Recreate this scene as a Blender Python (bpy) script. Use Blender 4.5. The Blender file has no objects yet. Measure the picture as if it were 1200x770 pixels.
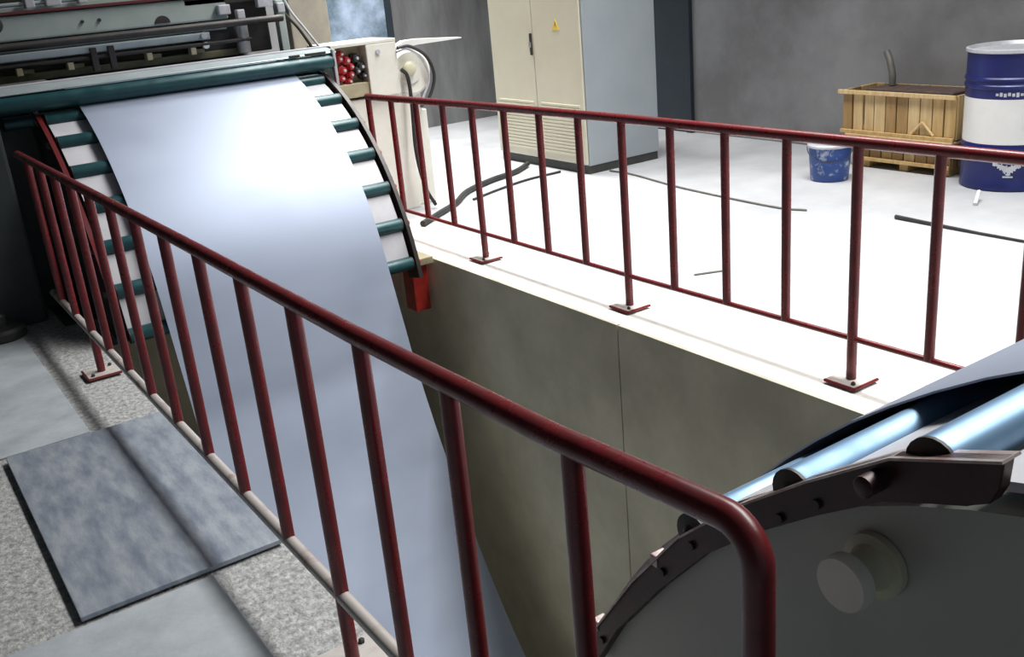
import bpy, bmesh, math, random
from mathutils import Vector, Matrix
random.seed(7)
S = bpy.context.scene
COL = S.collection
PI = math.pi

# ------------------------------------------------------------------ camera
cam = bpy.data.cameras.new('camera')
cam.sensor_width = 36.0
cam.sensor_fit = 'HORIZONTAL'
cam.lens = 36.0 * 1165.0 / 1200.0
cam.clip_start = 0.05
camo = bpy.data.objects.new('camera', cam)
COL.objects.link(camo)
RW = Matrix(((0.822240539, 0.261349151, -0.505585914),
             (-0.562406429, 0.236860862, -0.792209531),
             (-0.087289773, 0.935731560, 0.341741046)))
camo.matrix_world = Matrix.Translation((0, 0, 1.87)) @ RW.to_4x4()
S.camera = camo

# ------------------------------------------------------------------ world, lights, exposure
w = bpy.data.worlds.new('daylight')
S.world = w
w.use_nodes = True
bg = w.node_tree.nodes['Background']
bg.inputs[0].default_value = (0.72, 0.84, 1.0, 1)      # even daylight entering by the open hall end
bg.inputs[1].default_value = 0.46

def area(name, loc, rot, sx, sy, power, color, spread=180):
    l = bpy.data.lights.new(name, 'AREA')
    l.shape = 'RECTANGLE'; l.size = sx; l.size_y = sy
    l.energy = power; l.color = color; l.spread = math.radians(spread)
    o = bpy.data.objects.new(name, l); COL.objects.link(o)
    o.location = loc; o.rotation_euler = rot
    return o
area('roof_skylight', (5.2, 2.6, 5.85), (0, math.radians(14), 0), 1.5, 9.0, 1550, (1.0, 0.985, 0.96), 100)
area('far_floor_fill', (5.2, 9.5, 5.85), (0, math.radians(8), 0), 1.5, 3.0, 620, (1.0, 0.985, 0.96), 85)  # added fill over the far bay, brightens floor and cabinet front

vs = S.view_settings
vs.view_transform = 'Standard'; vs.look = 'None'
vs.exposure = -1.3; vs.gamma = 1.0; vs.use_curve_mapping = False

# ------------------------------------------------------------------ materials
def mat(name, col, rough=0.5, metal=0.0, col2=None, scale=8.0, detail=5.0, lo=0.35, hi=0.65,
        bump=0.0, bscale=60.0, stretch=(1, 1, 1), spec=0.5, rough2=None, coat=0.0, vor=False):
    m = bpy.data.materials.new(name); m.use_nodes = True
    nt = m.node_tree; N = nt.nodes; L = nt.links
    b = N['Principled BSDF']
    b.inputs['Base Color'].default_value = (*col, 1)
    b.inputs['Roughness'].default_value = rough
    b.inputs['Metallic'].default_value = metal
    b.inputs['Specular IOR Level'].default_value = spec
    b.inputs['Coat Weight'].default_value = coat
    tc = N.new('ShaderNodeTexCoord'); mp = N.new('ShaderNodeMapping')
    mp.inputs['Scale'].default_value = stretch
    L.new(tc.outputs['Object'], mp.inputs['Vector'])
    if col2 is not None or rough2 is not None:
        n = N.new('ShaderNodeTexNoise'); n.inputs['Scale'].default_value = scale
        n.inputs['Detail'].default_value = detail; n.inputs['Roughness'].default_value = 0.62
        L.new(mp.outputs['Vector'], n.inputs['Vector'])
        r = N.new('ShaderNodeMapRange'); r.inputs[1].default_value = lo; r.inputs[2].default_value = hi
        L.new(n.outputs['Fac'], r.inputs[0])
        if col2 is not None:
            mx = N.new('ShaderNodeMix'); mx.data_type = 'RGBA'
            mx.inputs[6].default_value = (*col, 1); mx.inputs[7].default_value = (*col2, 1)
            L.new(r.outputs[0], mx.inputs[0]); L.new(mx.outputs[2], b.inputs['Base Color'])
        if rough2 is not None:
            r2 = N.new('ShaderNodeMapRange'); r2.inputs[3].default_value = rough; r2.inputs[4].default_value = rough2
            L.new(r.outputs[0], r2.inputs[0]); L.new(r2.outputs[0], b.inputs['Roughness'])
    if bump > 0:
        if vor:
            n2 = N.new('ShaderNodeTexVoronoi'); n2.inputs['Scale'].default_value = bscale
            o2 = n2.outputs['Distance']
        else:
            n2 = N.new('ShaderNodeTexNoise'); n2.inputs['Scale'].default_value = bscale
            n2.inputs['Detail'].default_value = 4; o2 = n2.outputs['Fac']
        L.new(mp.outputs['Vector'], n2.inputs['Vector'])
        bp = N.new('ShaderNodeBump'); bp.inputs['Strength'].default_value = bump
        bp.inputs['Distance'].default_value = 0.01
        L.new(o2, bp.inputs['Height']); L.new(bp.outputs[0], b.inputs['Normal'])
    return m

M = dict(
    red=mat('red_paint', (0.16, 0.015, 0.018), 0.24, 0.0, (0.10, 0.012, 0.014), 14, rough2=0.4, bump=0.025, bscale=90),
    redb=mat('bright_red_paint', (0.5, 0.03, 0.02), 0.4, 0, (0.3, 0.02, 0.015), 12),
    worn=mat('worn_highlit_red_paint', (0.42, 0.39, 0.37), 0.4, 0.2, (0.20, 0.07, 0.065), 9, lo=0.52, hi=0.78),  # red rail paint, its pale grey carries the highlight along the top
    footplate=mat('dusty_steel_plate', (0.42, 0.40, 0.38), 0.7, 0.1, (0.34, 0.26, 0.24), 18, lo=0.5, hi=0.75),
    sheet=mat('galvanised_sheet', (0.325, 0.37, 0.47), 0.58, 0.5, (0.29, 0.335, 0.43), 1.4, 3, rough2=0.46, stretch=(0.6, 1, 1)),
    white=mat('white_enamel', (0.52, 0.52, 0.55), 0.45, 0, (0.46, 0.46, 0.49), 6, rough2=0.5),
    teal=mat('teal_roller_rubber', (0.010, 0.052, 0.060), 0.3, 0.1, (0.016, 0.075, 0.085), 9, rough2=0.42),
    steelroll=mat('blue_steel_roller', (0.20, 0.34, 0.50), 0.36, 0.4, (0.15, 0.27, 0.42), 5, rough2=0.5),
    dark=mat('dark_machine_steel', (0.03, 0.032, 0.033), 0.5, 0.3, (0.055, 0.045, 0.04), 11),
    arm=mat('maroon_arm_steel', (0.060, 0.026, 0.026), 0.42, 0.2, (0.035, 0.02, 0.02), 9, bump=0.05),
    armtop=mat('worn_bare_edge', (0.5, 0.46, 0.44), 0.4, 0.5, (0.3, 0.2, 0.19), 20),
    grey=mat('grey_machine_paint', (0.50, 0.52, 0.46), 0.45, 0, (0.43, 0.45, 0.40), 3, bump=0.03, bscale=30),
    palegreen=mat('pale_green_paint', (0.42, 0.48, 0.45), 0.45, 0, (0.36, 0.42, 0.40), 4),
    paleblue=mat('pale_blue_steel', (0.42, 0.48, 0.50), 0.35, 0.3, (0.34, 0.4, 0.42), 5),
    olive=mat('olive_frame_paint', (0.13, 0.125, 0.06), 0.55, 0, (0.22, 0.2, 0.12), 7),
    maroon=mat('maroon_strip', (0.12, 0.02, 0.025), 0.5),
    darkgreen=mat('dark_green_paint_with_shade', (0.022, 0.034, 0.032), 0.6, 0, (0.035, 0.042, 0.038), 5),  # dark green paint, kept this dark to hold the far-left shade
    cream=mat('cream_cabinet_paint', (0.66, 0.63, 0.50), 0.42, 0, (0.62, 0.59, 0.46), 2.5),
    creamside=mat('cream_cabinet_shaded_side', (0.36, 0.40, 0.43), 0.42, 0, (0.33, 0.37, 0.40), 2.5),  # cream cabinet's side, its cooler shade put into the colour
    plinth=mat('dark_plinth', (0.035, 0.04, 0.04), 0.6, 0, (0.06, 0.06, 0.055), 8),
    black=mat('black_rubber', (0.015, 0.016, 0.017), 0.55, 0, (0.03, 0.03, 0.03), 15),
    yellow=mat('warning_yellow', (0.85, 0.62, 0.08), 0.5, 0, (0.78, 0.56, 0.06), 20),
    console=mat('white_console_paint', (0.80, 0.79, 0.72), 0.42, 0, (0.72, 0.71, 0.63), 4),
    valve=mat('red_valve_paint', (0.5, 0.02, 0.025), 0.35, 0, (0.35, 0.015, 0.02), 20),
    tan=mat('tan_panel', (0.42, 0.38, 0.25), 0.6, 0, (0.35, 0.31, 0.2), 8),
    wood=mat('pine_board', (0.60, 0.42, 0.19), 0.65, 0, (0.46, 0.29, 0.11), 4, 7, bump=0.12, bscale=30, stretch=(6, 6, 0.7)),
    wood2=mat('pale_pine_board', (0.70, 0.53, 0.29), 0.65, 0, (0.55, 0.38, 0.17), 4, 7, bump=0.12, bscale=30, stretch=(6, 6, 0.7)),
    wood3=mat('brown_pine_board', (0.42, 0.27, 0.11), 0.65, 0, (0.30, 0.18, 0.07), 4, 7, bump=0.12, bscale=30, stretch=(6, 6, 0.7)),
    blue=mat('drum_blue_paint', (0.008, 0.016, 0.14), 0.3, 0.1, (0.007, 0.012, 0.10), 6, rough2=0.42),
    drumwhite=mat('drum_white_paint', (0.82, 0.82, 0.80), 0.35, 0, (0.76, 0.76, 0.74), 6),
    pail=mat('pail_blue_white', (0.02, 0.07, 0.28), 0.4, 0, (0.5, 0.55, 0.62), 11, 6, lo=0.54, hi=0.66),
    rim=mat('pale_rim', (0.6, 0.62, 0.66), 0.4, 0.2, (0.5, 0.5, 0.55), 20),
    plate=mat('blue_grey_steel_plate', (0.19, 0.225, 0.285), 0.42, 0.3, (0.34, 0.37, 0.41), 5, 9, rough2=0.55, stretch=(3.5, 1, 1), bump=0.08, bscale=40),
    smooth=mat('smooth_concrete', (0.37, 0.405, 0.435), 0.7, 0, (0.26, 0.29, 0.315), 3.5, 9, bump=0.1, bscale=55),
    rough=mat('rough_concrete', (0.46, 0.465, 0.46), 0.95, 0, (0.17, 0.175, 0.175), 34, 10, lo=0.3, hi=0.68, bump=1.0, bscale=55),
    floorR=mat('pale_concrete_floor', (0.47, 0.48, 0.495), 0.6, 0, (0.36, 0.37, 0.39), 1.3, 9, bump=0.06, bscale=30),
    curb=mat('pale_concrete_curb', (0.64, 0.625, 0.60), 0.75, 0, (0.56, 0.54, 0.51), 4, 9, bump=0.1, bscale=40),
    pit=mat('pit_concrete', (0.57, 0.55, 0.45), 0.85, 0, (0.37, 0.355, 0.29), 1.1, 10, bump=0.12, bscale=25),
    wallR=mat('grey_plaster', (0.29, 0.295, 0.305), 0.9, 0, (0.17, 0.17, 0.175), 0.7, 8, lo=0.38, hi=0.62, bump=0.1, bscale=20),
    wallB=mat('grey_streaked_plaster', (0.27, 0.275, 0.28), 0.9, 0, (0.15, 0.15, 0.15), 1.2, 8, stretch=(2.0, 2.0, 0.5)),
    pillar=mat('beige_plaster', (0.46, 0.42, 0.35), 0.85, 0, (0.36, 0.33, 0.28), 5, 7),
    bluepatch=mat('painted_blue_light', (0.48, 0.60, 0.78), 0.6, 0, (0.12, 0.18, 0.23), 1.8, 8, lo=0.4, hi=0.62),  # bluish light on the back wall, painted as a panel colour
    navy=mat('navy_door', (0.022, 0.032, 0.045), 0.6, 0, (0.03, 0.04, 0.052), 3),
    ceil=mat('ceiling_grey', (0.25, 0.26, 0.27), 0.9, 0, (0.2, 0.2, 0.21), 2),
    chrome=mat('bare_metal', (0.55, 0.55, 0.55), 0.3, 0.8, (0.45, 0.45, 0.45), 20),
    stub=mat('cream_stub_paint', (0.60, 0.59, 0.42), 0.4, 0, (0.52, 0.51, 0.36), 12),
    cap=mat('pale_cap_paint', (0.80, 0.80, 0.70), 0.35, 0, (0.72, 0.72, 0.62), 10),
    junk=mat('dark_scrap', (0.05, 0.035, 0.03), 0.7, 0, (0.1, 0.06, 0.05), 14),
    pipegrey=mat('grey_pipe', (0.12, 0.12, 0.11), 0.6, 0.2, (0.17, 0.16, 0.14), 9),
)

# ------------------------------------------------------------------ builders
def obj(name, bm, m, parent=None, smooth=None):
    me = bpy.data.meshes.new(name)
    bmesh.ops.recalc_face_normals(bm, faces=bm.faces)
    bm.to_mesh(me); bm.free()
    me.materials.append(M[m])
    if smooth is not None:
        for p in me.polygons: p.use_smooth = True
        try: me.set_sharp_from_angle(angle=math.radians(smooth))
        except Exception: pass
    o = bpy.data.objects.new(name, me); COL.objects.link(o)
    if parent: o.parent = parent
    return o

def thing(name, label, cat, loc=(0, 0, 0), group=None):
    o = bpy.data.objects.new(name, None); COL.objects.link(o)
    o.empty_display_size = 0.1
    o['label'] = label; o['category'] = cat
    if group: o['group'] = group
    o.location = loc
    bpy.context.view_layer.update()
    return o

def part(name, bm, m, t, smooth=None):
    """part whose vertices are given in world coordinates"""
    root = t
    off = Vector((0, 0, 0))
    while root is not None:
        off += root.location; root = root.parent
    bmesh.ops.translate(bm, verts=bm.verts, vec=-off)
    return obj(name, bm, m, t, smooth)

def tag(o, label, cat, group=None):
    o['label'] = label; o['category'] = cat
    if group: o['group'] = group
    return o

def struct(name, bm, m, parent=None, smooth=None):
    o = obj(name, bm, m, parent, smooth)
    if parent is None: o['kind'] = 'structure'
    return o

def box(x0, x1, y0, y1, z0, z1, bev=0.0, bm=None, seg=2):
    b = bmesh.new()
    bmesh.ops.create_cube(b, size=1)
    for v in b.verts:
        v.co = Vector(((x0 + x1) / 2 + v.co.x * (x1 - x0), (y0 + y1) / 2 + v.co.y * (y1 - y0), (z0 + z1) / 2 + v.co.z * (z1 - z0)))
    if bev > 0:
        bmesh.ops.bevel(b, geom=b.edges[:], offset=bev, segments=seg, affect='EDGES', profile=0.6)
    return merge(bm, b)

def merge(bm, b):
    if bm is None: return b
    me = bpy.data.meshes.new('tmp'); b.to_mesh(me); b.free()
    bm.from_mesh(me); bpy.data.meshes.remove(me)
    return bm

def tube(pts, r, n=12, bm=None, caps=True, radii=None):
    pts = [Vector(p) for p in pts]
    b = bmesh.new(); rings = []
    d0 = (pts[1] - pts[0]).normalized()
    up = Vector((0, 0, 1)) if abs(d0.z) < 0.9 else Vector((1, 0, 0))
    u = d0.cross(up).normalized()
    for i, p in enumerate(pts):
        if i == 0: d = pts[1] - pts[0]
        elif i == len(pts) - 1: d = pts[-1] - pts[-2]
        else: d = (pts[i + 1] - p).normalized() + (p - pts[i - 1]).normalized()
        d.normalize()
        u = (u - d * u.dot(d)).normalized(); v = d.cross(u)
        rr = radii[i] if radii else r
        if 0 < i < len(pts) - 1:
            c = d.dot((pts[i + 1] - p).normalized())
        rings.append([b.verts.new(p + (u * math.cos(2 * PI * k / n) + v * math.sin(2 * PI * k / n)) * rr) for k in range(n)])
    for a, c in zip(rings, rings[1:]):
        for k in range(n):
            b.faces.new((a[k], a[(k + 1) % n], c[(k + 1) % n], c[k]))
    if caps:
        b.faces.new(rings[0]); b.faces.new(rings[-1])
    return merge(bm, b)

def smooth_path(pts, n=8):
    P = [Vector(p) for p in pts]; out = []
    Q = [P[0] * 2 - P[1]] + P + [P[-1] * 2 - P[-2]]
    for i in range(1, len(Q) - 2):
        for k in range(n):
            t = k / n
            out.append(0.5 * ((2 * Q[i]) + (-Q[i - 1] + Q[i + 1]) * t + (2 * Q[i - 1] - 5 * Q[i] + 4 * Q[i + 1] - Q[i + 2]) * t * t + (-Q[i - 1] + 3 * Q[i] - 3 * Q[i + 1] + Q[i + 2]) * t ** 3))
    out.append(P[-1])
    return out

def lathe(prof, c, axis='Z', n=32, bm=None):
    """prof: list of (radius, height along axis)"""
    b = bmesh.new(); rings = []
    for r, h in prof:
        ring = []
        for k in range(n):
            a = 2 * PI * k / n
            x, y = r * math.cos(a), r * math.sin(a)
            if axis == 'Z': p = (c[0] + x, c[1] + y, c[2] + h)
            elif axis == 'X': p = (c[0] + h, c[1] + x, c[2] + y)
            else: p = (c[0] + x, c[1] + h, c[2] + y)
            ring.append(b.verts.new(p))
        rings.append(ring)
    for a, d in zip(rings, rings[1:]):
        for k in range(n):
            b.faces.new((a[k], a[(k + 1) % n], d[(k + 1) % n], d[k]))
    b.faces.new(rings[0]); b.faces.new(rings[-1])
    return merge(bm, b)

def prism(poly, x0, x1, bm=None, bev=0.0):
    """polygon in the (y, z) plane pushed from x0 to x1"""
    b = bmesh.new()
    A = [b.verts.new((x0, y, z)) for y, z in poly]
    B = [b.verts.new((x1, y, z)) for y, z in poly]
    n = len(poly)
    b.faces.new(A); b.faces.new(B[::-1])
    for k in range(n):
        b.faces.new((A[k], B[k], B[(k + 1) % n], A[(k + 1) % n]))
    if bev > 0:
        bmesh.ops.bevel(b, geom=b.edges[:], offset=bev, segments=1, affect='EDGES')
    return merge(bm, b)

def strip(prof, th, x0, x1, bm=None, shift=None):
    """a band following an open (y, z) profile, thickness th on the inner side"""
    inner = []
    for i, (y, z) in enumerate(prof):
        a = prof[max(i - 1, 0)]; c = prof[min(i + 1, len(prof) - 1)]
        d = Vector((c[0] - a[0], c[1] - a[1])).normalized()
        inner.append((y + d.y * th, z - d.x * th))
    b = bmesh.new()
    sh = shift or (lambda i: 0.0)
    rows = [[b.verts.new((x + sh(i), y, z)) for (y, z) in (prof[i], inner[i]) for x in (x0, x1)] for i in range(len(prof))]
    for p, q in zip(rows, rows[1:]):
        b.faces.new((p[0], p[1], q[1], q[0])); b.faces.new((p[2], q[2], q[3], p[3]))
        b.faces.new((p[0], q[0], q[2], p[2])); b.faces.new((p[1], p[3], q[3], q[1]))
    for p in (rows[0], rows[-1]):
        b.faces.new((p[0], p[1], p[3], p[2]))
    return merge(bm, b)

def copy_of(o, parent, loc):
    c = o.copy(); COL.objects.link(c); c.parent = parent; c.location = loc
    return c

# ------------------------------------------------------------------ setting
PX0, PX1, PYF, PYN, PZ = 0.95, 3.19, 6.50, -1.6, -3.3     # the pit
WX, WY = 7.65, 11.4
struct('floor_left', box(-4.0, PX0 - 0.1, -6, WY, -0.2, 0), 'rough')
struct('floor_edge_left', box(PX0 - 0.1, PX0, -6, PYF, -0.2, 0), 'rough')
struct('floor_far', box(PX0 - 0.1, PX1, PYF, WY, -0.2, 0), 'darkgreen')
fr = struct('floor_right', box(PX1 + 0.42, WX, -6, WY, -0.2, 0), 'floorR')
struct('floor_edge_right', box(PX1 + 0.021, PX1 + 0.42, -6, WY, -0.2, 0, 0.006), 'curb')
struct('floor_near', box(PX0, PX1, -6, PYN, -0.2, 0), 'smooth')
# smooth screed slabs laid over the rough base on the walkway
for x0, x1, y0, y1 in ((-4.0, 0.60, 4.66, 11.3), (-4.0, 0.66, -5.9, 3.07), (-4.0, -0.5, 3.03, 4.65)):
    struct('slab', box(x0, x1, y0, y1, 0.0, 0.010, 0.004), 'smooth', bpy.data.objects['floor_left'])
wr = struct('wall_pit_right', box(PX1 + 0.012, PX1 + 0.3, PYN, PYF, PZ, -0.2), 'pit')
for y0, y1 in ((PYN, 1.30), (1.306, 3.94), (3.948, PYF)):
    struct('panel', box(PX1, PX1 + 0.02, y0, y1, PZ, -0.0, 0.003), 'pit', wr)
struct('wall_pit_left', box(PX0 - 0.3, PX0, PYN, PYF, PZ, -0.2), 'pit')
struct('wall_pit_far', box(PX0 - 0.3, PX1 + 0.3, PYF, PYF + 0.3, PZ, -0.2), 'pit')
struct('wall_pit_near', box(PX0 - 0.3, PX1 + 0.3, PYN - 0.3, PYN, PZ, -0.2), 'pit')
struct('floor_pit', box(PX0 - 0.3, PX1 + 0.3, PYN, PYF, PZ - 0.2, PZ), 'pit')
struct('wall_right', box(WX, WX + 0.2, -2.5, WY, -0.2, 6), 'wallR')
struct('wall_back', box(-4.2, WX + 0.2, WY, WY + 0.2, -0.2, 6), 'wallB')
struct('wall_left', box(-4.2, -4.0, -6, WY, -0.2, 6), 'wallB')
struct('ceiling', box(-4.2, WX + 0.2, -6, WY + 0.2, 6, 6.2), 'ceil')
d1 = struct('door_1', box(WX - 0.03, WX, 8.02, 9.2, 0.0, 3.0, 0.008), 'navy')
struct('dark_frame', box(WX - 0.05, WX, 7.94, 8.02, 0.0, 3.06, 0.006), 'navy', d1)
d2 = struct('wall_light_patch', box(4.75, 5.85, WY - 0.04, WY, 0.55, 3.2, 0.01), 'bluepatch')  # thin panel standing in for a patch of light on the wall
struct('dark_frame', box(5.85, 5.93, WY - 0.06, WY, 0.55, 3.26, 0.006), 'navy', d2)  # dark strip added along the edge of the painted light
pl = struct('trim_1', box(3.62, 4.0, 8.9, 9.2, 0.0, 6.0, 0.012), 'pillar')

# ------------------------------------------------------------------ railings
RL, RR = 0.83, 3.415
def interp(tab, y):
    tab = sorted(tab)
    if y <= tab[0][0]: return tab[0][1]
    for (a, p), (b, q) in zip(tab, tab[1:]):
        if y <= b: return p + (q - p) * (y - a) / (b - a)
    return tab[-1][1]

def base_plate(t, x, y, s, m='footplate', tilt=0.0):
    bp = box(x - s, x + s, y - s, y + s, 0.010, 0.022, 0.002)
    o = part('base_plate', bp, m, t)
    rim = tube([(x - s, y - s, 0.016), (x + s, y - s, 0.016)], 0.0075, 6)
    rim = tube([(x - s, y - s, 0.016), (x - s, y + s, 0.016)], 0.0075, 6, rim)
    part('base_edge', rim, 'red', o)
    for dx, dy in ((-.65, -.65), (.65, .65)):
        part('bolt', lathe([(0.010, 0), (0.010, 0.010), (0.006, 0.014)], (x + dx * s, y + dy * s, 0.022), n=6), 'dark', o)
    return o

# left railing (nearest): top rail bends down at its end
topL = [(6.50, 1.085), (3.1, 1.120), (1.98, 1.127), (1.2, 1.145), (0.93, 1.162)]
tL = thing('guard_railing', 'dark red pipe railing in front, bending down at its end beside the steel floor plate', 'railing', (RL, 3.6, 0), 'red pipe guard railings along the pit')
path = [(RL, y, z) for y, z in topL]
r = 0.058; cy, cz = 0.765 + r, 1.168 - r
path += [(RL, cy - r * math.sin(a), cz + r * math.cos(a)) for a in [PI / 2 * k / 8 for k in range(9)]]
path += [(RL, 0.765, 0.5), (RL, 0.765, 0.01)]
part('top_rail', tube(path, 0.0225, 18), 'red', tL, 40)
part('bottom_rail', tube([(RL, 6.48, 0.235), (RL, 0.78, 0.245)], 0.021, 14), 'worn', tL, 40)
bar = None
for k in range(14):
    y = 1.158 + 0.388 * k
    zt = interp(topL, y)
    post = k in (3, 11)
    z0 = 0.02 if post else 0.235
    if post:
        part('post', tube([(RL, y, z0), (RL, y, zt)], 0.021, 14), 'red', tL, 40)
        base_plate(tL, RL, y, 0.085)
    else:
        part('baluster', tube([(RL, y, z0), (RL, y, zt)], 0.0195, 14), 'red', tL, 40)

# right railing (far side of the pit)
topR = [(7.11, 1.022), (5.6, 1.047), (4.08, 1.064), (1.0, 1.078)]
botR = [(7.11, 0.185), (4.0, 0.195), (2.6, 0.212), (1.0, 0.225)]
tR = thing('guard_railing', 'thin red pipe railing beyond the pit, standing on the bright concrete edge', 'railing', (RR, 4.0, 0), 'red pipe guard railings along the pit')
part('top_rail', tube([(RR, y, z) for y, z in topR], 0.025, 14), 'red', tR, 40)
part('bottom_rail', tube([(RR, y, z) for y, z in botR], 0.0135, 10), 'red', tR, 40)
for k in range(-3, 14):
    y = 2.226 + 0.3745 * k
    post = k in (-3, 1, 5, 9, 13)
    z0 = 0.02 if post else interp(botR, y)
    part('post' if post else 'baluster', tube([(RR, y, z0), (RR, y, interp(topR, y))], 0.0215 if not post else 0.0225, 12), 'red', tR, 40)
    if post and k != 13:
        base_plate(tR, RR, y, 0.08)

# ------------------------------------------------------------------ the two curved roller guides
FC = (7.537, -0.404)          # far guide: centre of its arc in (y, z)
NC = (0.213, -0.126)          # near guide
def fa(th, R): return (FC[0] - R * math.sin(math.radians(th)), FC[1] + R * math.cos(math.radians(th)))
def na(th, R): return (NC[0] + R * math.sin(math.radians(th)), NC[1] + R * math.cos(math.radians(th)))
AX0, AX1 = 1.06, 3.00         # left and right arms
SX0, SX1 = 1.30, 2.77         # sheet edges

def arc_band(fn, a0, a1, R0, R1, n):
    o = [fn(a0 + (a1 - a0) * i / n, R1) for i in range(n + 1)]
    i_ = [fn(a1 + (a0 - a1) * i / n, R0) for i in range(n + 1)]
    return o + i_

def roller(t, y, z, x0, x1, r, m, endm='dark'):
    o = part('roller', lathe([(r * 0.97, 0), (r, 0.006), (r, x1 - x0 - 0.006), (r * 0.97, x1 - x0)], (x0, y, z), 'X', 28), m, t, 40)
    for x, s in ((x0, -1), (x1, 1)):
        part('roller_end', lathe([(r * 1.02, 0), (r * 1.02, s * 0.006), (r * 0.5, s * 0.009), (r * 0.25, s * 0.02)], (x, y, z), 'X', 20), endm, o, 40)
    return o

tf = thing('curved_roller_guide', 'curved guide of teal rollers and white plates under the sheet by the far machine', 'roller guide', (2.03, 6.6, 0), 'curved roller guides at both ends of the pit')
for i in range(7):
    th = 22 + 8.9 * i
    y, z = fa(th, 1.742)
    roller(tf, y, z, AX0 + 0.03, AX1 - 0.03, 0.044, 'teal')
for i in range(6):
    th = 22 + 8.9 * i
    part('backing_plate', prism(arc_band(fa, th + 1.5, th + 7.4, 1.728, 1.738, 5), AX0 + 0.03, AX1 - 0.03), 'white', tf)
for x0, x1 in ((AX0 - 0.02, AX0), (AX1, AX1 + 0.02)):
    a = part('side_arm', prism(arc_band(fa, 14, 79, 1.60, 1.765, 22), x0, x1), 'arm', tf)
    part('edge_strip', prism(arc_band(fa, 14, 79, 1.765, 1.772, 22), x0 - 0.004, x1 + 0.004), 'red' if x0 < 2 else 'dark', a)
    xo = x0 if x0 < 2 else x1
    sg = -1 if x0 < 2 else 1
    for i in range(7):
        y, z = fa(22 + 8.9 * i, 1.735)
        part('bolt', lathe([(0.022, 0), (0.022, sg * 0.016), (0.014, sg * 0.024)], (xo, y, z), 'X', 8), 'redb' if sg > 0 else 'dark', a)
    # web below the arm carrying it back to the machine
    web = [fa(20, 1.60), fa(40, 1.60), fa(60, 1.60), fa(76, 1.60), (6.52, 0.02), (7.35, 0.02)]
    part('side_web', prism(web, x0 + 0.003, x1 - 0.003), 'darkgreen' if sg < 0 else 'redb', tf)
part('foot_bracket', box(AX1 + 0.02, AX1 + 0.14, 5.95, 6.10, -0.36, -0.02, 0.01), 'redb', tf)
part('foot_bracket', box(AX1 + 0.0, AX1 + 0.17, 5.9, 6.14, -0.02, 0.03, 0.006), 'tan', tf)

tn = thing('curved_roller_guide', 'near guide with maroon curved arm and blue rollers on a grey body at right', 'roller guide', (2.03, 0.4, 0), 'curved roller guides at both ends of the pit')
for th, rr in ((19.4, 1.414), (30.4, 1.386), (42.3, 1.376)):
    y, z = na(th, rr)
    roller(tn, y, z, AX0 + 0.012, AX1 - 0.012, 0.038, 'steelroll')
for th, t2 in ((-25, 17.6), (21.2, 28.8), (32.2, 40.6), (44.1, 66.0)):
    part('backing_plate', prism(arc_band(na, th, t2, 1.378, 1.392, 6), AX0 + 0.03, AX1 - 0.03), 'white', tn)
# side arms with the kinked flat head
for x0, x1 in ((AX0 - 0.012, AX0 + 0.012), (AX1 - 0.012, AX1 + 0.012)):
    out = [(0.575, 1.263), (0.730, 1.209), (0.87, 1.117), (1.011, 1.014), (1.156, 0.886), (1.29, 0.725), (1.418, 0.545), (1.452, 0.470)]
    inn = [(1.425, 0.450), (1.35, 0.575), (1.215, 0.742), (1.09, 0.880), (0.956, 0.990), (0.85, 1.065), (0.741, 1.137), (0.66, 1.166), (0.618, 1.181), (0.588, 1.197), (0.578, 1.22)]
    a = part('side_arm', prism(out + inn, x0, x1, bev=0.002), 'arm', tn)
    part('edge_strip', strip(out[:-1], 0.004, x0 - 0.006, x1 + 0.010), 'armtop', a)
    sg = -1 if x0 < 2 else 1
    xo = x0 if sg < 0 else x1
    part('pin', lathe([(0.016, 0), (0.016, sg * 0.035), (0.012, sg * 0.038)], (xo, 0.747, 1.168), 'X', 18), 'arm', a, 40)
    for y, z in ((1.12, 0.885), (1.20, 0.79), (1.40, 0.52), (0.92, 1.03), (0.85, 1.085)):
        part('bolt', lathe([(0.008, 0), (0.008, sg * 0.006)], (xo, y, z), 'X', 8), 'dark', a)
    for y, z in ((1.225, 0.803), (1.425, 0.545)):
        part('clip', box(x0 - 0.003, x1 + 0.006, y - 0.012, y + 0.008, z - 0.012, z + 0.012, 0.003), 'armtop', a)
body = [na(66 - 4.0 * i, 1.352) for i in range(17)]
body += [(-1.2, na(2, 1.352)[1]), (-1.2, -0.6), na(66, 1.352)[0:1] + (-0.6,)]
part('body', prism(body, AX0 + 0.014, AX1 - 0.014), 'grey', tn)
part('top_deck', box(AX0 + 0.002, AX1, -1.2, 0.55, 1.19, 1.247, 0.004), 'grey', tn)
sb = part('stub', lathe([(0.050, -0.002), (0.050, -0.014), (0.036, -0.018), (0.030, -0.03), (0.030, -0.06)], (AX0 + 0.014, 0.761, 1.015), 'X', 32), 'stub', tn, 35)
part('stub_cap', lathe([(0.036, -0.058), (0.042, -0.062), (0.043, -0.080), (0.040, -0.085)], (AX0 + 0.014, 0.761, 1.015), 'X', 36), 'cap', sb, 35)

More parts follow.
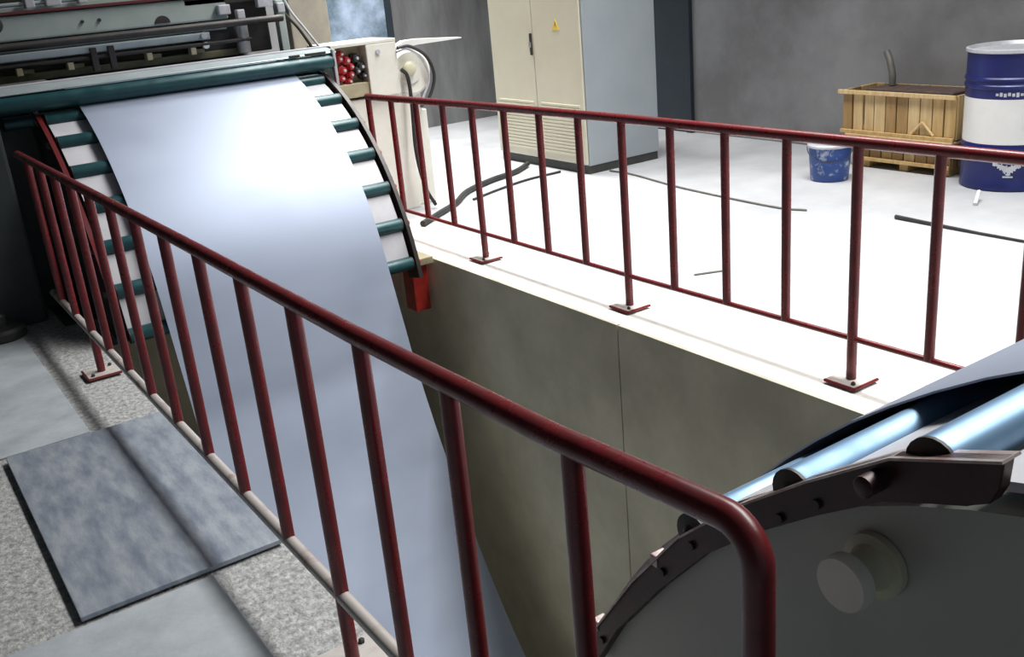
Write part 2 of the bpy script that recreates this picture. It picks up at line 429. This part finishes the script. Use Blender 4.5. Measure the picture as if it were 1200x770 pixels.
# ------------------------------------------------------------------ the metal sheet hanging in the pit
prof = [(8.3, 1.40), (7.9, 1.402), (7.537, 1.398)]
prof += [fa(th, 1.802) for th in range(6, 71, 4)]
hang = [fa(70, 1.802), (5.66, -0.33), (5.555, -0.62), (5.29, -1.19), (4.96, -1.76), (4.54, -2.33), (3.95, -2.85), (3.2, -3.05), (2.55, -2.8), (2.0, -2.1), (1.72, -1.2), (1.585, -0.3), na(68, 1.43)]
hp = [(v.x, v.y) for v in smooth_path([(a, b, 0) for a, b in hang], 10)]
prof += hp[1:-1]
ni = len(prof)
RS = [(0, 1.456), (18, 1.456), (30, 1.434), (42, 1.424), (68, 1.43)]
prof += [na(68 - 4 * i, interp(RS, 68 - 4 * i)) for i in range(18)]
prof += [(-0.6, na(0, 1.456)[1]), (-1.5, na(0, 1.456)[1])]
def drift(i): return 0.085 * min(1.0, max(0.0, (i - ni + 70) / 60.0))
o = obj('metal_sheet', strip(prof, 0.004, SX0, SX1, shift=drift), 'sheet', None, 40)
tag(o, 'wide silvery blue metal sheet draped over the far rollers and hanging into the pit', 'metal sheet')

# ------------------------------------------------------------------ far machine
tm = thing('sheet_press', 'large sheet machine with pale beams, dark shafts and long teal roller at top left', 'machine', (2.0, 7.6, 0))
roller(tm, 6.885, 1.333, 0.84, 3.06, 0.055, 'teal')
roller(tm, 6.98, 1.215, 0.86, 3.04, 0.04, 'teal')
part('cover_bar', prism([(6.86, 1.392), (6.86, 1.402), (7.0, 1.428), (7.04, 1.425), (7.04, 1.385)], 0.80, 3.10, bev=0.003), 'paleblue', tm)
part('cover_lip', box(0.80, 3.10, 7.02, 7.06, 1.41, 1.440, 0.004), 'white', tm)
eb = part('end_bracket', box(3.062, 3.085, 6.84, 6.88, 1.02, 1.42, 0.005), 'white', tm)
part('slot', box(2.86, 3.02, 6.855, 6.875, 1.396, 1.412, 0.004), 'dark', tm)
part('slot', box(2.74, 2.82, 6.855, 6.875, 1.396, 1.412, 0.004), 'dark', tm)
# side frames
part('side_frame', box(0.42, 0.80, 6.72, 9.6, 0.0, 1.62, 0.02), 'darkgreen', tm)
part('side_frame', box(3.06, 3.20, 7.10, 9.6, 0.0, 1.30, 0.02), 'darkgreen', tm)
part('leg', box(0.80, 1.03, 7.05, 7.5, 0.0, 1.28, 0.01), 'darkgreen', tm)
part('back_panel', box(0.8, 3.06, 8.35, 8.40, 0.0, 1.32, 0.0), 'darkgreen', tm)
part('back_panel', box(0.8, 2.9, 7.92, 7.95, 1.42, 2.3, 0.0), 'olive', tm)
YB = 7.6
part('lower_beam', box(0.6, 2.75, YB + 0.08, YB + 0.26, 1.415, 1.465, 0.006), 'olive', tm)
part('shaft', tube([(0.6, YB - 0.02, 1.525), (2.75, YB - 0.02, 1.525)], 0.014, 12), 'dark', tm, 40)
part('guide_beam', box(0.6, 2.45, YB, YB + 0.16, 1.552, 1.605, 0.008), 'paleblue', tm)
part('guide_beam', box(0.6, 2.62, YB + 0.1, YB + 0.2, 1.61, 1.64, 0.006), 'palegreen', tm)
part('dark_roller', tube([(0.6, YB - 0.08, 1.652), (3.0, YB - 0.08, 1.652)], 0.026, 16), 'dark', tm, 40)
wb = part('wide_beam', box(0.6, 2.62, YB + 0.02, YB + 0.3, 1.685, 1.845, 0.012), 'palegreen', tm)
hole = [(0.055 * math.cos(PI * k / 12), 0.052 * math.sin(PI * k / 12)) for k in range(13)]
b = bmesh.new()
A = [b.verts.new((2.13 + x, YB + 0.012, 1.700 + z)) for x, z in hole]; B = [b.verts.new((2.13 + x, YB + 0.03, 1.700 + z)) for x, z in hole]
b.faces.new(A); b.faces.new(B[::-1])
for k in range(13): b.faces.new((A[k], B[k], B[(k + 1) % 13], A[(k + 1) % 13]))
part('hole', b, 'dark', wb)
for x in (1.585, 1.70):
    part('bolt', lathe([(0.012, 0), (0.012, -0.014)], (x, YB + 0.02, 1.765), 'Y', 8), 'dark', wb)
part('red_strip', box(0.6, 2.9, YB + 0.0, YB + 0.06, 1.852, 1.872, 0.003), 'maroon', tm)
part('top_rail', tube([(0.6, YB + 0.05, 1.915), (2.9, YB + 0.05, 1.915)], 0.014, 10), 'paleblue', tm, 40)
part('top_beam', box(0.6, 2.9, YB + 0.12, YB + 0.3, 1.87, 1.90, 0.004), 'palegreen', tm)
part('upper_beam', box(0.6, 2.9, YB + 0.2, YB + 0.34, 1.98, 2.12, 0.008), 'paleblue', tm)
for x, s in ((1.28, 0.03), (1.43, 0.05), (1.62, 0.03), (2.35, 0.04)):
    part('fitting', box(x - s, x + s, YB + 0.0, YB + 0.1, 1.885, 1.955, 0.008), 'white', tm)
part('knob', lathe([(0.06, 0), (0.06, -0.05), (0.04, -0.06)], (1.02, YB + 0.02, 1.80), 'Y', 20), 'black', tm, 40)
for x in (1.60, 1.72):
    part('connector', box(x - 0.022, x + 0.022, YB - 0.06, YB - 0.02, 1.43, 1.59, 0.006), 'dark', tm)
for x in (1.11, 1.44, 1.98, 2.30):
    part('clamp', box(x - 0.02, x + 0.02, YB - 0.03, YB + 0.05, 1.46, 1.51, 0.005), 'tan', tm)
    part('clamp', box(x + 0.03, x + 0.10, YB + 0.03, YB + 0.08, 1.465, 1.495, 0.005), 'olive', tm)
# right-hand head of the machine
part('head_block', box(2.42, 2.96, YB + 0.12, YB + 0.5, 1.42, 1.86, 0.012), 'dark', tm)
part('head_top', box(2.30, 3.02, YB + 0.02, YB + 0.4, 1.79, 1.86, 0.012), 'dark', tm)
part('head_block', box(2.30, 3.05, YB + 0.1, YB + 0.5, 1.88, 2.3, 0.012), 'dark', tm)
part('cylinder', tube([(2.70, YB + 0.02, 1.43), (2.70, YB + 0.02, 1.66)], 0.05, 18), 'chrome', tm, 40)
part('head_post', box(2.99, 3.05, YB - 0.02, YB + 0.06, 1.38, 1.78, 0.008), 'palegreen', tm)
for x, z, s in ((2.58, 1.745, 0.045), (2.90, 1.77, 0.06), (2.70, 1.70, 0.03), (3.02, 1.72, 0.03)):
    part('fitting', box(x - s, x + s, YB - 0.04, YB + 0.02, z - 0.03, z + 0.04, 0.008), 'rim', tm)
for z in (1.585, 1.515):
    part('roller_tip', lathe([(0.024, 0), (0.024, -0.03)], (2.40, YB + 0.0, z), 'Y', 14), 'drumwhite', tm)
part('cable', tube(smooth_path([(3.02, YB + 0.05, 1.86), (3.05, YB + 0.02, 1.7), (3.14, YB - 0.02, 1.56), (3.22, YB - 0.05, 1.40)], 6), 0.012, 8), 'black', tm, 40)
part('cable', tube(smooth_path([(3.08, YB + 0.05, 1.80), (3.12, YB + 0.02, 1.68), (3.20, YB - 0.02, 1.54), (3.28, YB - 0.05, 1.40)], 6), 0.010, 8), 'rim', tm, 40)

# ------------------------------------------------------------------ valve console right of the machine
tc = thing('valve_console', 'white valve console with red and black valves in its window, beside the machine', 'console', (3.65, 7.6, 0))
cy0, cy1 = 7.40, 7.85
ca = part('housing', box(3.32, 3.87, cy0 + 0.12, cy1, 0.99, 1.40, 0.01), 'tan', tc)
part('frame_top', box(3.30, 3.87, cy0, cy1, 1.385, 1.41, 0.004), 'console', tc)
part('frame_side', box(3.30, 3.335, cy0, cy0 + 0.14, 0.99, 1.385, 0.004), 'console', tc)
part('front_panel', box(3.60, 3.87, cy0, cy0 + 0.14, 0.97, 1.385, 0.008), 'console', tc)
part('lower_sill', box(3.335, 3.60, cy0 + 0.02, cy0 + 0.14, 0.99, 1.10, 0.006), 'tan', tc)
for x, z, s, m in ((3.385, 1.335, .026, 'valve'), (3.46, 1.23, .028, 'valve'), (3.43, 1.12, .028, 'valve'), (3.37, 1.30, .030, 'valve'), (3.43, 1.28, .034, 'valve'), (3.39, 1.21, .034, 'valve'), (3.45, 1.17, .03, 'valve'), (3.37, 1.15, .028, 'valve'),
                   (3.51, 1.29, .036, 'black'), (3.55, 1.22, .036, 'black'), (3.51, 1.19, .03, 'black'), (3.56, 1.15, .026, 'black')):
    x += 0.02; s *= 1.12
    v = part('valve', lathe([(s, 0.0), (s, -0.05), (s * .7, -0.06), (s * .7, -0.08), (s * .4, -0.085)], (x, cy0 + 0.12, z), 'Y', 12), m, tc, 40)
    part('valve_tip', lathe([(s * .3, -0.08), (s * .3, -0.1)], (x, cy0 + 0.12, z), 'Y', 8), 'rim', v)
part('button', lathe([(0.02, 0), (0.02, -0.012)], (3.70, cy0, 1.32), 'Y', 14), 'rim', tc)
part('pedestal', box(3.42, 3.95, cy0 + 0.04, cy1 - 0.04, 0.0, 0.97, 0.012), 'console', tc)
part('skirt', box(3.95, 4.15, cy0 + 0.12, cy1, 0.0, 0.80, 0.012), 'console', tc)
fan = part('blower_housing', lathe([(0.17, 0.0), (0.19, -0.02), (0.19, -0.10), (0.165, -0.125), (0.09, -0.11), (0.085, -0.13), (0.04, -0.135)], (4.00, cy0 + 0.16, 1.12), 'Y', 36), 'console', tc, 35)
part('blower_hub', lathe([(0.055, -0.13), (0.055, -0.17), (0.04, -0.18)], (3.97, cy0 + 0.16, 1.15), 'Y', 24), 'stub', fan, 35)
part('blower_foot', box(3.90, 4.10, cy0 + 0.1, cy0 + 0.3, 0.79, 0.98, 0.01), 'console', tc)
lev = bmesh.new()
pts = [(3.88, 1.33), (3.98, 1.375), (4.12, 1.375), (4.52, 1.345), (4.52, 1.335), (4.10, 1.33), (3.95, 1.315)]
A = [lev.verts.new((x, cy0 + 0.05, z)) for x, z in pts]; B = [lev.verts.new((x, cy0 + 0.13, z)) for x, z in pts]
lev.faces.new(A); lev.faces.new(B[::-1])
for k in range(7): lev.faces.new((A[k], B[k], B[(k + 1) % 7], A[(k + 1) % 7]))
part('lever_arm', lev, 'drumwhite', tc)
yc = cy0 - 0.02
part('cable', tube(smooth_path([(3.87, yc, 1.33), (3.98, yc, 1.33), (4.12, yc, 1.24), (4.18, yc, 1.08), (4.12, yc, 0.92), (4.02, yc, 0.84)], 8), 0.014, 8), 'black', tc, 40)
part('cable', tube(smooth_path([(3.87, yc + .02, 1.30), (3.97, yc + .02, 1.31), (4.09, yc + .02, 1.22), (4.14, yc + .02, 1.06), (4.06, yc + .02, 0.90)], 8), 0.010, 8), 'rim', tc, 40)
part('cable', tube(smooth_path([(3.88, yc, 1.16), (3.93, yc, 1.10), (3.93, yc - .02, 0.9), (3.90, yc - .05, 0.5), (3.93, yc - .08, 0.2), (4.0, yc - .1, 0.03)], 8), 0.016, 8), 'black', tc, 40)

# hoses on the floor
o = obj('hose', tube(smooth_path([(3.60, 6.80, 0.026), (3.85, 6.98, 0.026), (4.15, 7.20, 0.028), (4.45, 7.50, 0.03), (4.85, 7.72, 0.03), (5.2, 7.84, 0.03), (5.50, 8.05, 0.03)], 8), 0.024, 10), 'black', None, 40)
tag(o, 'thick black hose curving over the floor from the console to the cabinet', 'hose')
o = obj('hose', tube(smooth_path([(4.35, 7.24, 0.012), (4.7, 7.38, 0.012), (5.1, 7.50, 0.012), (5.5, 7.52, 0.012)], 8), 0.011, 8), 'black', None, 40)
tag(o, 'thin black cable on the floor in front of the cream cabinet doors', 'cable')
o = obj('floor_cable', tube(smooth_path([(5.80, 7.15, 0.008), (5.80, 6.82, 0.008), (5.67, 6.04, 0.008), (5.61, 5.03, 0.008), (5.67, 4.75, 0.008)], 8), 0.008, 6), 'pipegrey', None, 40)
tag(o, 'long thin dark cable lying across the bright floor beside the cabinet', 'cable')
o = obj('metal_rod', tube([(5.85, 4.13, 0.016), (5.84, 3.95, 0.014), (5.82, 3.5, 0.010), (5.81, 2.9, 0.008)], 0.01, 8, radii=[0.016, 0.014, 0.010, 0.008]), 'black', None, 40)
tag(o, 'dark tapered rod lying on the bright floor in front of the drum', 'rod')
o = obj('metal_rod', tube([(4.07, 4.26, 0.006), (4.25, 4.18, 0.006)], 0.006, 6), 'pipegrey', None, 40)
tag(o, 'short thin grey wire piece on the floor just behind the far railing', 'wire')

# ------------------------------------------------------------------ electrical cabinet
tcb = thing('electrical_cabinet', 'tall cream two-door electrical cabinet with louvres and dark plinth', 'cabinet', (6.02, 7.92, 0))
X0, X1, Y0, Y1, HT = 5.60, 6.46, 7.20, 8.66, 2.15
part('plinth', box(X0 + 0.01, X1 - 0.01, Y0 + 0.01, Y1 - 0.01, 0.0, 0.075, 0.004), 'plinth', tcb)
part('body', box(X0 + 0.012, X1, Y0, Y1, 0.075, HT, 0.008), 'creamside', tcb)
for y0, y1, hs in ((Y0 + 0.012, 7.922, 1), (7.932, Y1 - 0.012, -1)):
    d = part('door', box(X0 - 0.014, X0 + 0.008, y0, y1, 0.09, HT - 0.02, 0.005), 'cream', tcb)
    n = 15
    for i in range(n):
        z = 0.16 + 0.48 * i / n
        part('louvre', prism([(0, 0)] * 0 + [(y0 + 0.05, z), (y1 - 0.06, z), (y1 - 0.06, z + 0.02), (y0 + 0.05, z + 0.02)], X0 - 0.022, X0 - 0.012, bev=0.002), 'cream', d)
    if hs == 1:
        part('sign', prism([(7.50, 1.29), (7.61, 1.29), (7.555, 1.385)], X0 - 0.017, X0 - 0.0135), 'yellow', d)
        part('sign_mark', prism([(7.552, 1.315), (7.566, 1.335), (7.556, 1.335), (7.560, 1.365), (7.544, 1.338), (7.554, 1.338)], X0 - 0.0185, X0 - 0.0165), 'black', d)
    else:
        hd = part('handle', box(X0 - 0.030, X0 - 0.012, 7.935, 7.965, 1.06, 1.26, 0.006), 'dark', d)
        part('handle_lock', box(X0 - 0.042, X0 - 0.028, 7.938, 7.962, 1.13, 1.18, 0.004), 'chrome', hd)

# ------------------------------------------------------------------ crates, drum, pail by the right wall
def crate(label, x0, x1, y0, y1, z0, z1, nb, seed, batten=False):
    rnd = random.Random(seed)
    t = thing('wooden_crate', label, 'crate', ((x0 + x1) / 2, (y0 + y1) / 2, z0), 'wooden crates by the wall')
    wdt = (y1 - y0) / nb
    th = 0.018
    for i in range(nb):
        e = rnd.uniform(-.004, .004); g = rnd.uniform(0.006, 0.018)
        part('plank', box(x0 + e, x0 + th + e, y0 + wdt * i + g / 2, y0 + wdt * (i + 1) - g / 2, z0 + 0.01, z1 - rnd.uniform(0, 0.012), 0.003), rnd.choice(['wood', 'wood2', 'wood2', 'wood3']), t)
        part('plank', box(x1 - th, x1, y0 + wdt * i + g / 2, y0 + wdt * (i + 1) - g / 2, z0 + 0.01, z1, 0.003), 'wood', t)
    m = 4
    for i in range(m):
        ww = (x1 - x0 - 2 * th) / m
        for yy in (y0, y1 - th):
            part('plank', box(x0 + th + ww * i + .003, x0 + th + ww * (i + 1) - .003, yy, yy + th, z0 + 0.01, z1, 0.003), rnd.choice(['wood', 'wood2', 'wood2', 'wood3']), t)
    part('floor_board', box(x0 + th, x1 - th, y0 + th, y1 - th, z0 + 0.0, z0 + 0.02), 'wood', t)
    part('top_batten', box(x0 - 0.03, x0 - 0.006, y0 - 0.0, y1 + 0.03, z1 - 0.03, z1 + 0.004, 0.004), 'wood2', t)
    part('bottom_batten', box(x0 - 0.03, x0 - 0.006, y0, y1, z0 + 0.0, z0 + 0.03, 0.004), 'wood', t)
    if batten:
        b = bmesh.new()
        for s in (-1, 1):
            p0 = Vector((x0 - 0.014, 4.80 + 0.10 * s, z0 + 0.035)); p1 = Vector((x0 - 0.014, 4.80, z0 + 0.135))
            tube([p0, p1], 0.011, 6, b)
        part('arrow_brace', b, 'wood2', t)
    return t
lc = crate('lower wooden crate on the floor, carrying the wider crate', 7.13, 7.52, 4.56, 5.42, 0.06, 0.265, 8, 3)
for y in (4.62, 4.99, 5.36):
    part('skid', box(7.14, 7.50, y - 0.04, y + 0.04, 0.0, 0.06, 0.004), 'wood', lc)
part('lid_board', box(7.06, 7.54, 4.52, 5.52, 0.265, 0.285, 0.004), 'wood2', lc)
uc = crate('upper wide wooden crate of upright planks by the grey wall, on top of another crate', 7.10, 7.55, 4.52, 5.58, 0.286, 0.640, 10, 5, True)
b = box(7.16, 7.48, 4.60, 5.42, 0.32, 0.650, 0.03)
o = obj('scrap_bundle', b, 'junk'); tag(o, 'dark scrap bundle filling the upper wooden crate', 'scrap')
o = obj('bent_pipe', tube(smooth_path([(7.35, 5.28, 0.655), (7.36, 5.29, 0.74), (7.38, 5.33, 0.84), (7.41, 5.39, 0.92)], 6), 0.028, 10), 'pipegrey', None, 40)
tag(o, 'bent grey pipe sticking up out of the upper wooden crate', 'pipe')

td = thing('oil_drum', 'blue and white steel drum at the right edge beside the wooden crates', 'drum', (7.20, 4.13, 0))
c = (7.20, 4.13, 0)
R = 0.335
part('lower_band', lathe([(R - .015, 0), (R, 0.006), (R + .004, 0.02), (R, 0.034), (R, 0.30), (R + .008, 0.31), (R + .008, 0.325), (R, 0.335), (R, 0.345)], c, n=48), 'blue', td, 40)
part('middle_band', lathe([(R, 0.345), (R, 0.668)], c, n=48), 'drumwhite', td, 40)
up = part('upper_band', lathe([(R, 0.668), (R, 0.735), (R + .009, 0.745), (R + .009, 0.76), (R, 0.77), (R, 0.785), (R + .009, 0.795), (R + .009, 0.81), (R, 0.82), (R, 0.985)], c, n=48), 'blue', td, 40)
part('rim', lathe([(R + .004, 0.985), (R + .012, 0.99), (R + .012, 1.01), (R - .002, 1.014), (R - .012, 1.0), (R - .02, 0.988)], c, n=48), 'rim', td, 40)
def on_drum(name, pts, z0, z1, m, t):
    b = bmesh.new()
    for a0, a1, za, zb in pts:
        q = []
        for rr in (R + 0.0005, R + 0.003):
            for a, z in ((a0, za), (a1, za), (a1, zb), (a0, zb)):
                q.append(b.verts.new((c[0] + rr * math.cos(a), c[1] + rr * math.sin(a), z)))
        for f in ((0, 1, 2, 3), (4, 7, 6, 5), (0, 4, 5, 1), (1, 5, 6, 2), (2, 6, 7, 3), (3, 7, 4, 0)):
            b.faces.new([q[i] for i in f])
    return part(name, b, m, t)
a0 = math.pi + 0.52
marks = []
for k in range(28):
    u = (k + 0.5) / 14 - 1                       # two wings dipping to the middle
    top = 0.222 - 0.035 * (1 - abs(u)) + (0.010 if k % 4 == 0 else 0)
    bot = top - 0.022 - 0.045 * (1 - abs(u)) ** 1.5 + (0.008 if k % 3 == 0 else 0)
    marks.append((a0 + 0.34 * u - 0.0115, a0 + 0.34 * u + 0.0115, bot, top))
marks += [(a0 - 0.10, a0 + 0.10, 0.108, 0.120), (a0 - 0.05, a0 + 0.05, 0.128, 0.136)]
on_drum('emblem', marks, 0, 0, 'rim', td)
on_drum('print', [(a0 - 0.36 + 0.08 * k, a0 - 0.36 + 0.08 * k + 0.055, 0.695 - 0.004 * (k % 3), 0.712 + 0.006 * (k % 2)) for k in range(9)], 0, 0, 'rim', td)

tp = thing('paint_pail', 'small blue pail with patchy white label on the floor before the crates', 'pail', (6.60, 5.30, 0))
c2 = (6.60, 5.30, 0)
part('pail_body', lathe([(0.145, 0.0), (0.15, 0.006), (0.160, 0.15), (0.168, 0.28)], c2, n=36), 'pail', tp, 40)
part('pail_rim', lathe([(0.168, 0.272), (0.178, 0.276), (0.178, 0.292), (0.170, 0.298), (0.162, 0.292), (0.155, 0.285)], c2, n=36), 'rim', tp, 40)
hb = [(c2[0] + 0.18 * math.cos(a) * 0.98, c2[1] + 0.18 * math.sin(a), 0.27 - 0.10 * math.sin((a - 2.2) / (5.4 - 2.2) * PI)) for a in [2.2 + 3.2 * k / 16 for k in range(17)]]
part('pail_handle', tube(hb, 0.004, 6), 'dark', tp, 40)

o = obj('white_stick', tube([(6.45, 3.92, 0.012), (6.62, 4.0, 0.06)], 0.014, 8), 'drumwhite', None, 40)
tag(o, 'short white stick lying on the bright floor before the blue drum', 'stick')

# ------------------------------------------------------------------ walkway things
tpl = obj('steel_floor_plate', box(0.232, 0.925, 3.09, 4.60, 0.012, 0.030, 0.003), 'plate')
tag(tpl, 'worn blue grey steel plate lying on the walkway beside the front railing', 'steel plate')
part('shim', box(0.24, 0.40, 3.11, 3.14, 0.0, 0.012), 'dark', tpl)
part('shim', box(0.70, 0.80, 4.50, 4.58, 0.0, 0.012), 'dark', tpl)
tb = thing('rubber_foot', 'black round rubber foot on the dark walkway at far left', 'rubber foot', (0.50, 6.55, 0.01))
part('pad', lathe([(0.13, 0.0), (0.14, 0.01), (0.14, 0.05), (0.12, 0.07), (0.06, 0.075)], (0.50, 6.55, 0.01), n=28), 'black', tb, 35)
part('stem', lathe([(0.04, 0.07), (0.04, 0.14), (0.03, 0.15)], (0.50, 6.55, 0.01), n=16), 'black', tb, 35)
